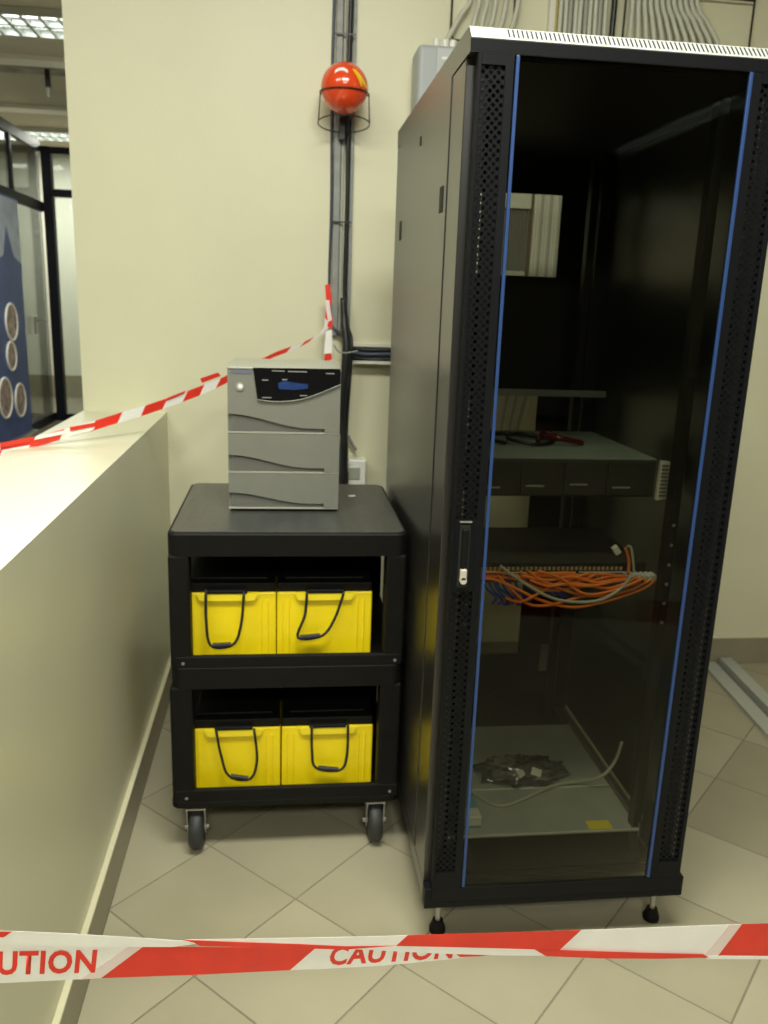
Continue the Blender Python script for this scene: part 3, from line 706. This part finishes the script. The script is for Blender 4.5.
# ------------------------------------------------------------------ fire ball
BC = Vector((0.601, -.12, 2.071)); BR = 0.076
bl = thing('fire_extinguisher_ball', tuple(BC-Vector((0, 0, BR))), 'glossy orange red fire extinguishing ball with yellow print', 'fire ball')
MB().sphere(BC, BR, 48).build('shell', m_ball, bl)
# yellow print on the shell
t = bmesh.new()
def sph(a, e, r): return BC+Vector((math.cos(e)*math.sin(a), -math.cos(e)*math.cos(a), math.sin(e)))*r
vs = [[t.verts.new(sph(R(16+22*u+22*v*(.5+.7*u)), R(34-38*u), BR*1.022)) for v in (0, 1)] for u in np.linspace(0, 1, 9)]
for i in range(8): t.faces.new((vs[i][0], vs[i][1], vs[i+1][1], vs[i+1][0]))
mb = MB(); mb._add(t); mb.build('yellow_print', m_bally, bl)
t = bmesh.new()
vs = [[t.verts.new(sph(R(-30+34*u), R(20+7*math.sin(u*3.1)+9*v), BR*1.010)) for v in (0, 1)] for u in np.linspace(0, 1, 9)]
for i in range(8): t.faces.new((vs[i][0], vs[i][1], vs[i+1][1], vs[i+1][0]))
mb = MB(); mb._add(t); mb.build('painted_highlight', m_wtape, bl)  # curved white highlight painted onto the shell
bk = thing('ball_bracket', (0.61, 0, 1.99), 'dark wire ring bracket holding the orange red ball on the wall', 'bracket')
b = MB()
def ring(c, r, z, n=28): return [(c[0]+r*math.cos(2*math.pi*k/n), c[1]+r*math.sin(2*math.pi*k/n), z) for k in range(n)]
b.tube(ring(BC, .0785, 2.056), .0022, 6, 1, True); b.build('upper_ring', m_wire, bk)
b = MB(); b.tube([(x_, y_, z_-(y_-BC.y)*.13) for x_, y_, z_ in ring(BC, .0835, 1.966)], .0020, 6, 1, True); b.build('lower_ring', m_wire, bk)
b = MB()
for a in (190, 350, 80): b.tube([(BC.x+.0785*math.cos(R(a)), BC.y+.0785*math.sin(R(a)), 2.056), (BC.x+.0835*math.cos(R(a)), BC.y+.0835*math.sin(R(a)), 1.966-.0835*math.sin(R(a))*.13)], .002, 6, 1)
split_build(b, 'upright_wire', m_wire, bk)
MB().box(.590, .612, -.045, -.024, 1.93, 2.0, .003).box(.594, .608, -.05, -.024, 1.975, 1.985).build('wall_clip', m_bcable, bk)

# ------------------------------------------------------------------ caution tape
class Plane2:
    def __init__(s, A, Bp):
        s.A = np.array(A); d = np.array(Bp)-s.A; s.n = np.array([d[1], -d[0], 0.0]); s.n /= np.linalg.norm(s.n)
        if s.n @ (CAM-s.A) < 0: s.n = -s.n
    def at(s, px, py, off=0.0):
        d = ray(px, py); t = (s.n @ (s.A+s.n*off-CAM))/(s.n @ d); return CAM+d*t
A_ = CAM+ray(0, 958)*1.00; B_ = CAM+ray(768, 941)*1.14
pl = Plane2(A_, B_)
tp = thing('caution_tape', tuple(float(c) for c in pl.at(384, 950)), 'red and white caution tape stretched across the foreground in front of cart and cabinet', 'tape')
def pieces(plane, parent, name, m_, polys, off):
    mb = MB()
    for pg in polys:
        P_ = [plane.at(a, c, off) for a, c in pg]; mb.prism(P_, plane.n*0.0003)
    return split_build(mb, name, m_, parent)
pieces(pl, tp, 'white_band', m_wtape, [
  [(-58, 941), (-20, 942), (143, 946.5), (101, 978), (40, 981), (0, 983), (-58, 984)],
  [(316, 947), (470, 950), (482, 955), (455, 958.5), (420, 962), (384, 965.5), (330, 968.5), (290, 970)],
  [(581, 930), (660, 927), (741, 924), (716, 957), (640, 954), (559, 950)],
  [(880, 920), (1010, 917), (1000, 956), (860, 957)], [(1170, 914), (1330, 912), (1320, 955), (1160, 956)]], 0)
pieces(pl, tp, 'red_band', m_red, [
  [(143, 946.5), (230, 947), (316, 947.5), (290, 970), (200, 974.5), (101, 978)],
  [(741, 924), (880, 920), (860, 957), (717, 957)],
  [(1010, 917), (1170, 914), (1160, 956), (1000, 956)], [(1330, 912), (1500, 910), (1490, 954), (1320, 955)],
  [(455, 953), (500, 953.5), (480, 956), (460, 957)]], 0.0004)
pieces(pl, tp, 'folded_white_edge', m_wtape, [
  [(-58, 929), (0, 930.5), (40, 932), (75, 933.7), (130, 937), (182, 940.5), (200, 943), (172, 946.8), (90, 946.6), (0, 944), (-58, 943)],
  [(185, 939.5), (280, 938), (384, 936), (410, 935), (396, 945.5), (345, 946.2), (300, 944), (240, 942)],
  [(384, 945.5), (460, 947), (534, 949), (546, 955.8), (500, 955.2), (440, 953.5), (384, 950.5), (345, 948.5)],
  [(708, 955.5), (860, 957), (860, 959.5), (706, 959)]], 0.0016)
pieces(pl, tp, 'folded_red_edge', m_red, [
  [(-58, 931), (12, 931.6), (4, 937), (-58, 941)],
  [(183, 939.8), (240, 942), (300, 944), (345, 946.2), (396, 945.6), (345, 949.5), (280, 947.6), (200, 946), (194, 942.5)],
  [(396, 945.8), (408, 935), (500, 932.5), (581, 930), (559, 950.5), (534, 949.2), (460, 947.2)],
  [(534, 949), (640, 952.5), (703, 954), (709, 957.5), (660, 958.6), (600, 958.3), (546, 956)]], 0.0022)
pieces(pl, tp, 'pink_overlap', m_pink, [
  [(128, 946.6), (143, 946.6), (101, 978), (80, 979.5)],
  [(729, 924.5), (742, 924), (717, 956.8), (704, 955.5)]], 0.0008)
def text_on(plane, s, tl, tr, brr, bll, off, parent):
    cu = bpy.data.curves.new('t', 'FONT'); cu.body = s; cu.size = 1; cu.offset = 0.032; cu.resolution_u = 3; cu.space_character = 1.08
    ob = bpy.data.objects.new('t', cu); COL.objects.link(ob)
    dg = bpy.context.evaluated_depsgraph_get(); me = bpy.data.meshes.new_from_object(ob.evaluated_get(dg))
    bpy.data.objects.remove(ob)
    xs = [v.co.x for v in me.vertices]; ys = [v.co.y for v in me.vertices]; x0, x1, y0, y1 = min(xs), max(xs), min(ys), max(ys)
    L = Vector(ORG[parent.name])
    for v in me.vertices:
        u = (v.co.x-x0)/(x1-x0); w = (v.co.y-y0)/(y1-y0)
        q1 = np.array(bll)*(1-u)+np.array(brr)*u; q2 = np.array(tl)*(1-u)+np.array(tr)*u
        q3 = q1*(1-w)+q2*w; v.co = Vector([float(c) for c in plane.at(q3[0], q3[1], off)])-L
    me.materials.clear(); me.materials.append(m_red)
    o = bpy.data.objects.new('lettering', me); COL.objects.link(o); o.parent = parent; return o
text_on(pl, 'CAUTION', (-47, 952), (97.5, 949.5), (95, 973), (-47, 976.5), 0.0012, tp)
text_on(pl, 'CAUTION', (332, 946.5), (456, 939.5), (452, 958.5), (328, 965.8), 0.0006, tp)
# second tape, from the left over the half wall to the conduit
pl2 = Plane2((0.575, -0.07, 1.4), (-0.30, -0.80, 1.05))
t2 = thing('caution_tape', tuple(float(c) for c in pl2.at(120, 418)), 'red and white barrier tape slanting from the half wall up to the grey conduit', 'tape')
cl = [(-90, 468), (-40, 458), (0, 450), (30, 443.5), (62, 434.5), (70, 432), (93, 426), (120, 417.5), (143, 411), (165, 403.5), (185, 396.5), (202, 390), (218, 383.5), (230, 377.5), (275, 354.5), (289, 349.5), (302, 344.5), (312, 339), (330, 329)]
cols = ['r', 'w', 'r', 'r', 'w', 'w', 'r', 'w', 'r', 'w', 'r', 'w', 'r', 'r', 'r', 'w', 'r', 'w']
hw = [7, 7, 6.5, 6, 5.5, 5.5, 5.5, 5.5, 5.5, 5.5, 5.5, 5.5, 5, 5, 3.2, 3, 2.8, 2.5, 2.5]
for c_, nm, m_ in (('w', 'white_band', m_wtape), ('r', 'red_band', m_red)):
    pg = []
    for i in range(len(cl)-1):
        if cols[i] != c_: continue
        a, e_ = cl[i], cl[i+1]; s1 = 2.5
        pg.append([(a[0]+s1, a[1]-hw[i]), (e_[0]+s1, e_[1]-hw[i+1]), (e_[0]-s1, e_[1]+hw[i+1]), (a[0]-s1, a[1]+hw[i])])
    pieces(pl2, t2, nm, m_, pg, 0)
pieces(pl2, t2, 'folded_white_edge', m_wtape, [[(36, 436), (66, 430), (64, 434), (34, 440)], [(2, 450), (30, 445), (28, 449), (0, 455.5)], [(72, 432), (95, 427), (93, 430), (70, 436)]], 0.003)
pieces(pl2, t2, 'folded_red_edge', m_red, [[(0, 443), (33, 436.5), (32, 441), (0, 448)], [(70, 427), (96, 422.5), (94, 426.5), (70, 431)], [(167, 398), (186, 390.5), (184, 393.5), (166, 401)], [(200, 378.5), (218, 372.5), (221, 376), (202, 383)]], 0.003)
# knotted strand hanging on the conduit
kn = thing('tape_strand', tuple(float(c) for c in PX(328, 325, 'y', -.09)), 'short knotted strand of red and white tape hanging beside the conduit', 'tape')
plk = Plane2((0.55, -.09, 1.3), (0.65, -.09, 1.3))
pieces(plk, kn, 'red_band', m_red, [[(325, 285), (330, 284), (332, 300), (331, 306), (326, 300)], [(326, 310), (333, 318), (332, 330), (327, 326), (325, 318)], [(325, 354), (331, 353), (332, 360), (324, 361)]], 0)
pieces(plk, kn, 'pink_band', m_pink, [[(325, 300), (329, 300), (332, 320), (328, 322)], [(325, 318), (328, 321), (327, 330), (322, 332.5), (320, 332), (324, 328)]], 0.001)
pieces(plk, kn, 'white_band', m_wtape, [[(326, 331), (332, 330), (332, 353), (324, 354)], [(325, 361), (332, 360), (332.5, 369), (326, 369)]], 0.0005)

# ------------------------------------------------------------------ floor track on the right
tk = thing('floor_track', (2.18, -.4, 0), 'pale aluminium sliding floor track at the right of the cabinet', 'track')
d0 = Vector((2.165, -3.3, 0)); 
def strip(xa0, xa1, z1, nm, m_):
    sk = (2.261-2.209)/(0.093+0.385)
    f = lambda x, y: x+sk*(y+0.02)
    MB().prism([(f(xa0, -3.4), -3.4, 0.0005), (f(xa1, -3.4), -3.4, 0.0005), (f(xa1, -.02), -.02, 0.0005), (f(xa0, -.02), -.02, 0.0005)], (0, 0, z1)).build(nm, m_, tk)
strip(2.212, 2.262, 0.032, 'rail', m_alu); strip(2.194, 2.212, 0.008, 'groove', m_desk); strip(2.135, 2.194, 0.014, 'rail', m_alu)

# ------------------------------------------------------------------ lobby beyond the half wall
def bar(mb, x0, x1, y0, y1, z0, z1): mb.box(x0, x1, y0, y1, z0, z1, .004)
PXL = -2.15
gp = thing('glass_partition', (PXL, 6.8, 0), 'dark framed glass partition in the lobby beyond the half wall', 'partition')
b = MB(); bar(b, PXL, PXL+.10, 6.74, 6.84, 0, 2.9); bar(b, WL-.12, WL-.02, 6.74, 6.84, 0, 2.9); split_build(b, 'post', m_frame, gp)
b = MB(); bar(b, PXL+.10, WL-.12, 6.76, 6.84, 2.83, 2.9); bar(b, PXL+.10, WL-.12, 6.76, 6.84, 2.40, 2.48); bar(b, PXL+.10, WL-.12, 6.76, 6.84, 0, .07); split_build(b, 'front_rail', m_frame, gp)
b = MB()
for y in (5.70, 4.55, 3.25): bar(b, PXL-.03, PXL, y, y+.06, 0, 2.9)
bar(b, PXL-.035, PXL, 3.2, 6.75, 2.84, 2.94); bar(b, PXL-.035, PXL, 3.2, 6.75, 2.24, 2.34); bar(b, PXL-.035, PXL, 3.2, 6.75, 0, .09)
split_build(b, 'side_frame', m_frame, gp)
B(PXL-.022, PXL-.016, 3.31, 6.73, .09, 2.84).build('side_glass', m_clear, gp)
B(PXL+.10, WL-.12, 6.796, 6.804, .07, 2.83).build('front_glass', m_clear, gp)
hd = MB().tube([(PXL+.06, 6.10, 1.12), (PXL+.06, 6.36, 1.12)], .012, 8, 1).cyl((PXL, 6.12, 1.12), (PXL+.06, 6.12, 1.12), .012).box(PXL+.004, PXL+.02, 6.09, 6.15, .98, 1.16); hd.build('door_handle', m_zinc, gp)
bn = thing('roll_up_banner', (-2.10, 5.07, 0), 'blue roll up banner with round pictures standing before the lobby glass partition', 'banner')
BX = -2.10
B(BX-.008, BX, 4.5, 5.64, .03, 2.25).build('banner_sheet', m_poster, bn)
B(BX, BX+.002, 4.5, 5.64, 1.62, 2.23).build('banner_top', m_post2, bn)
MB().prism([(BX+.0005, 4.75, 1.60), (BX+.0005, 5.64, 1.60), (BX+.0005, 5.64, 1.66), (BX+.0005, 5.42, 1.72), (BX+.0005, 5.25, 1.98), (BX+.0005, 5.12, 1.72)], (.0022, 0, 0)).build('banner_peak', m_poster, bn)
for px_, py_, rr in ((11, 322, .165), (11, 356, .13), (5, 398, .18), (20, 400, .155)):
    q_ = PX(px_, py_, 'x', BX)
    MB().cyl((BX, q_[1], q_[2]), (BX+.006, q_[1], q_[2]), rr, n=28).build('round_picture', m_post3, bn)
    MB().tube([(BX+.004, q_[1]+rr*math.cos(2*math.pi*k/24), q_[2]+rr*math.sin(2*math.pi*k/24)) for k in range(24)], .012, 6, 1, True).build('picture_ring', m_wtape, bn)
MB().box(BX-.035, BX+.06, 4.48, 5.66, .001, .06, .01).build('banner_base', m_zinc, bn)
nb = tag(B(-4.3, -4.25, 7.5, 8.0, 1.0, 1.7, .005).build('notice_board', m_desk, None, (-4.27, 7.7, 1.0)), 'grey notice board on the wall behind the lobby glass', 'board')
sn = PX(47, 68, 'z', CEIL)
hg = thing('ceiling_hanger', (float(sn[0]), float(sn[1]), CEIL), 'small dark rod hanging from the lobby ceiling', 'hanger')
MB().cyl((sn[0], sn[1], CEIL-.15), (sn[0], sn[1], CEIL-.001), .022, n=12).build('rod', m_bcable, hg)
MB().cyl((sn[0], sn[1], CEIL-.22), (sn[0], sn[1], CEIL-.15), .018, n=12).build('tip', m_dcable, hg)

# ------------------------------------------------------------------ ceiling lamps (bodies; their lights are set at the top)
def fixture(x0, x1, y0, y1, label, ncell, glow=True):
    t = thing('ceiling_light', ((x0+x1)/2, (y0+y1)/2, CEIL), label, 'ceiling light', 'recessed louvre ceiling lights')
    b = MB(); z0, z1 = CEIL-.05, CEIL-.001
    b.box(x0, x1, y0, y0+.02, z0, z1); b.box(x0, x1, y1-.02, y1, z0, z1); b.box(x0, x0+.02, y0, y1, z0, z1); b.box(x1-.02, x1, y0, y1, z0, z1)
    b.build('frame', m_louv, t)
    b = MB(); long_x = (x1-x0) > (y1-y0)
    n = ncell
    for k in range(1, n):
        if long_x: xx = x0+(x1-x0)*k/n; b.box(xx-.012, xx+.012, y0+.02, y1-.02, z0, z0+.035)
        else: yy = y0+(y1-y0)*k/n; b.box(x0+.02, x1-.02, yy-.012, yy+.012, z0, z0+.035)
    if long_x: b.box(x0+.02, x1-.02, (y0+y1)/2-.02, (y0+y1)/2+.02, z0, z0+.035)
    else: b.box((x0+x1)/2-.02, (x0+x1)/2+.02, y0+.02, y1-.02, z0, z0+.035)
    b.build('louvre', m_louv, t)['kind'] = 'stuff'
    b = MB()
    for f in (.27, .73):
        if long_x: yy = y0+(y1-y0)*f; b.cyl((x0+.03, yy, z1-.012), (x1-.03, yy, z1-.012), .013, n=10)
        else: xx = x0+(x1-x0)*f; b.cyl((xx, y0+.03, z1-.012), (xx, y1-.03, z1-.012), .013, n=10)
    split_build(b, 'tube', m_lamp if glow else m_lite, t)
    B(x0+.015, x1-.015, y0+.015, y1-.015, z1-.004, z1-.0005).build('reflector', m_lite, t)
fixture(-2.4, -0.95, 3.24, 3.74, 'louvred ceiling light at the top left beyond the wall', 12)
fixture(-2.95, -1.85, 7.45, 8.0, 'small far ceiling light seen above the glass partition', 10)
fixture(0.0, 1.2, -2.6, -2.0, 'louvred ceiling light above the cabinet front', 12)
fixture(-1.5, -0.3, -2.5, -1.9, 'louvred ceiling light above the half wall', 12)
fixture(4.3, 5.5, -4.5, -3.9, 'louvred ceiling light in the room behind the viewer', 12)
fixture(-0.1, 1.1, -5.3, -4.7, 'louvred ceiling light added behind the viewer to brighten the tape', 12)  # unseen body for the added fill lamp
fixture(4.02, 4.32, -9.6, -7.0, 'long narrow ceiling light reflected in the cabinet glass', 20)
# desk reflected in the glass
dk = thing('office_desk', (4.4, -8.0, 0), 'dark office desk in the room reflected in the cabinet glass', 'desk')
B(3.7, 5.1, -8.4, -7.7, .715, .74, .004).build('desk_top', m_desk, dk)
for x in (3.75, 5.0):
    for y in (-8.35, -7.8): B(x, x+.05, y, y+.05, 0, .715).build('leg', m_frame, dk)
mo = thing('monitor', (4.5, -8.1, .74), 'black monitor on the office desk', 'monitor')
B(4.22, 4.78, -8.13, -8.10, .86, 1.22, .006).build('screen', m_gblack, mo); B(4.47, 4.53, -8.15, -8.12, .75, .95).build('stand', m_frame, mo); B(4.38, 4.62, -8.22, -8.02, .7405, .752, .003).build('base', m_frame, mo)
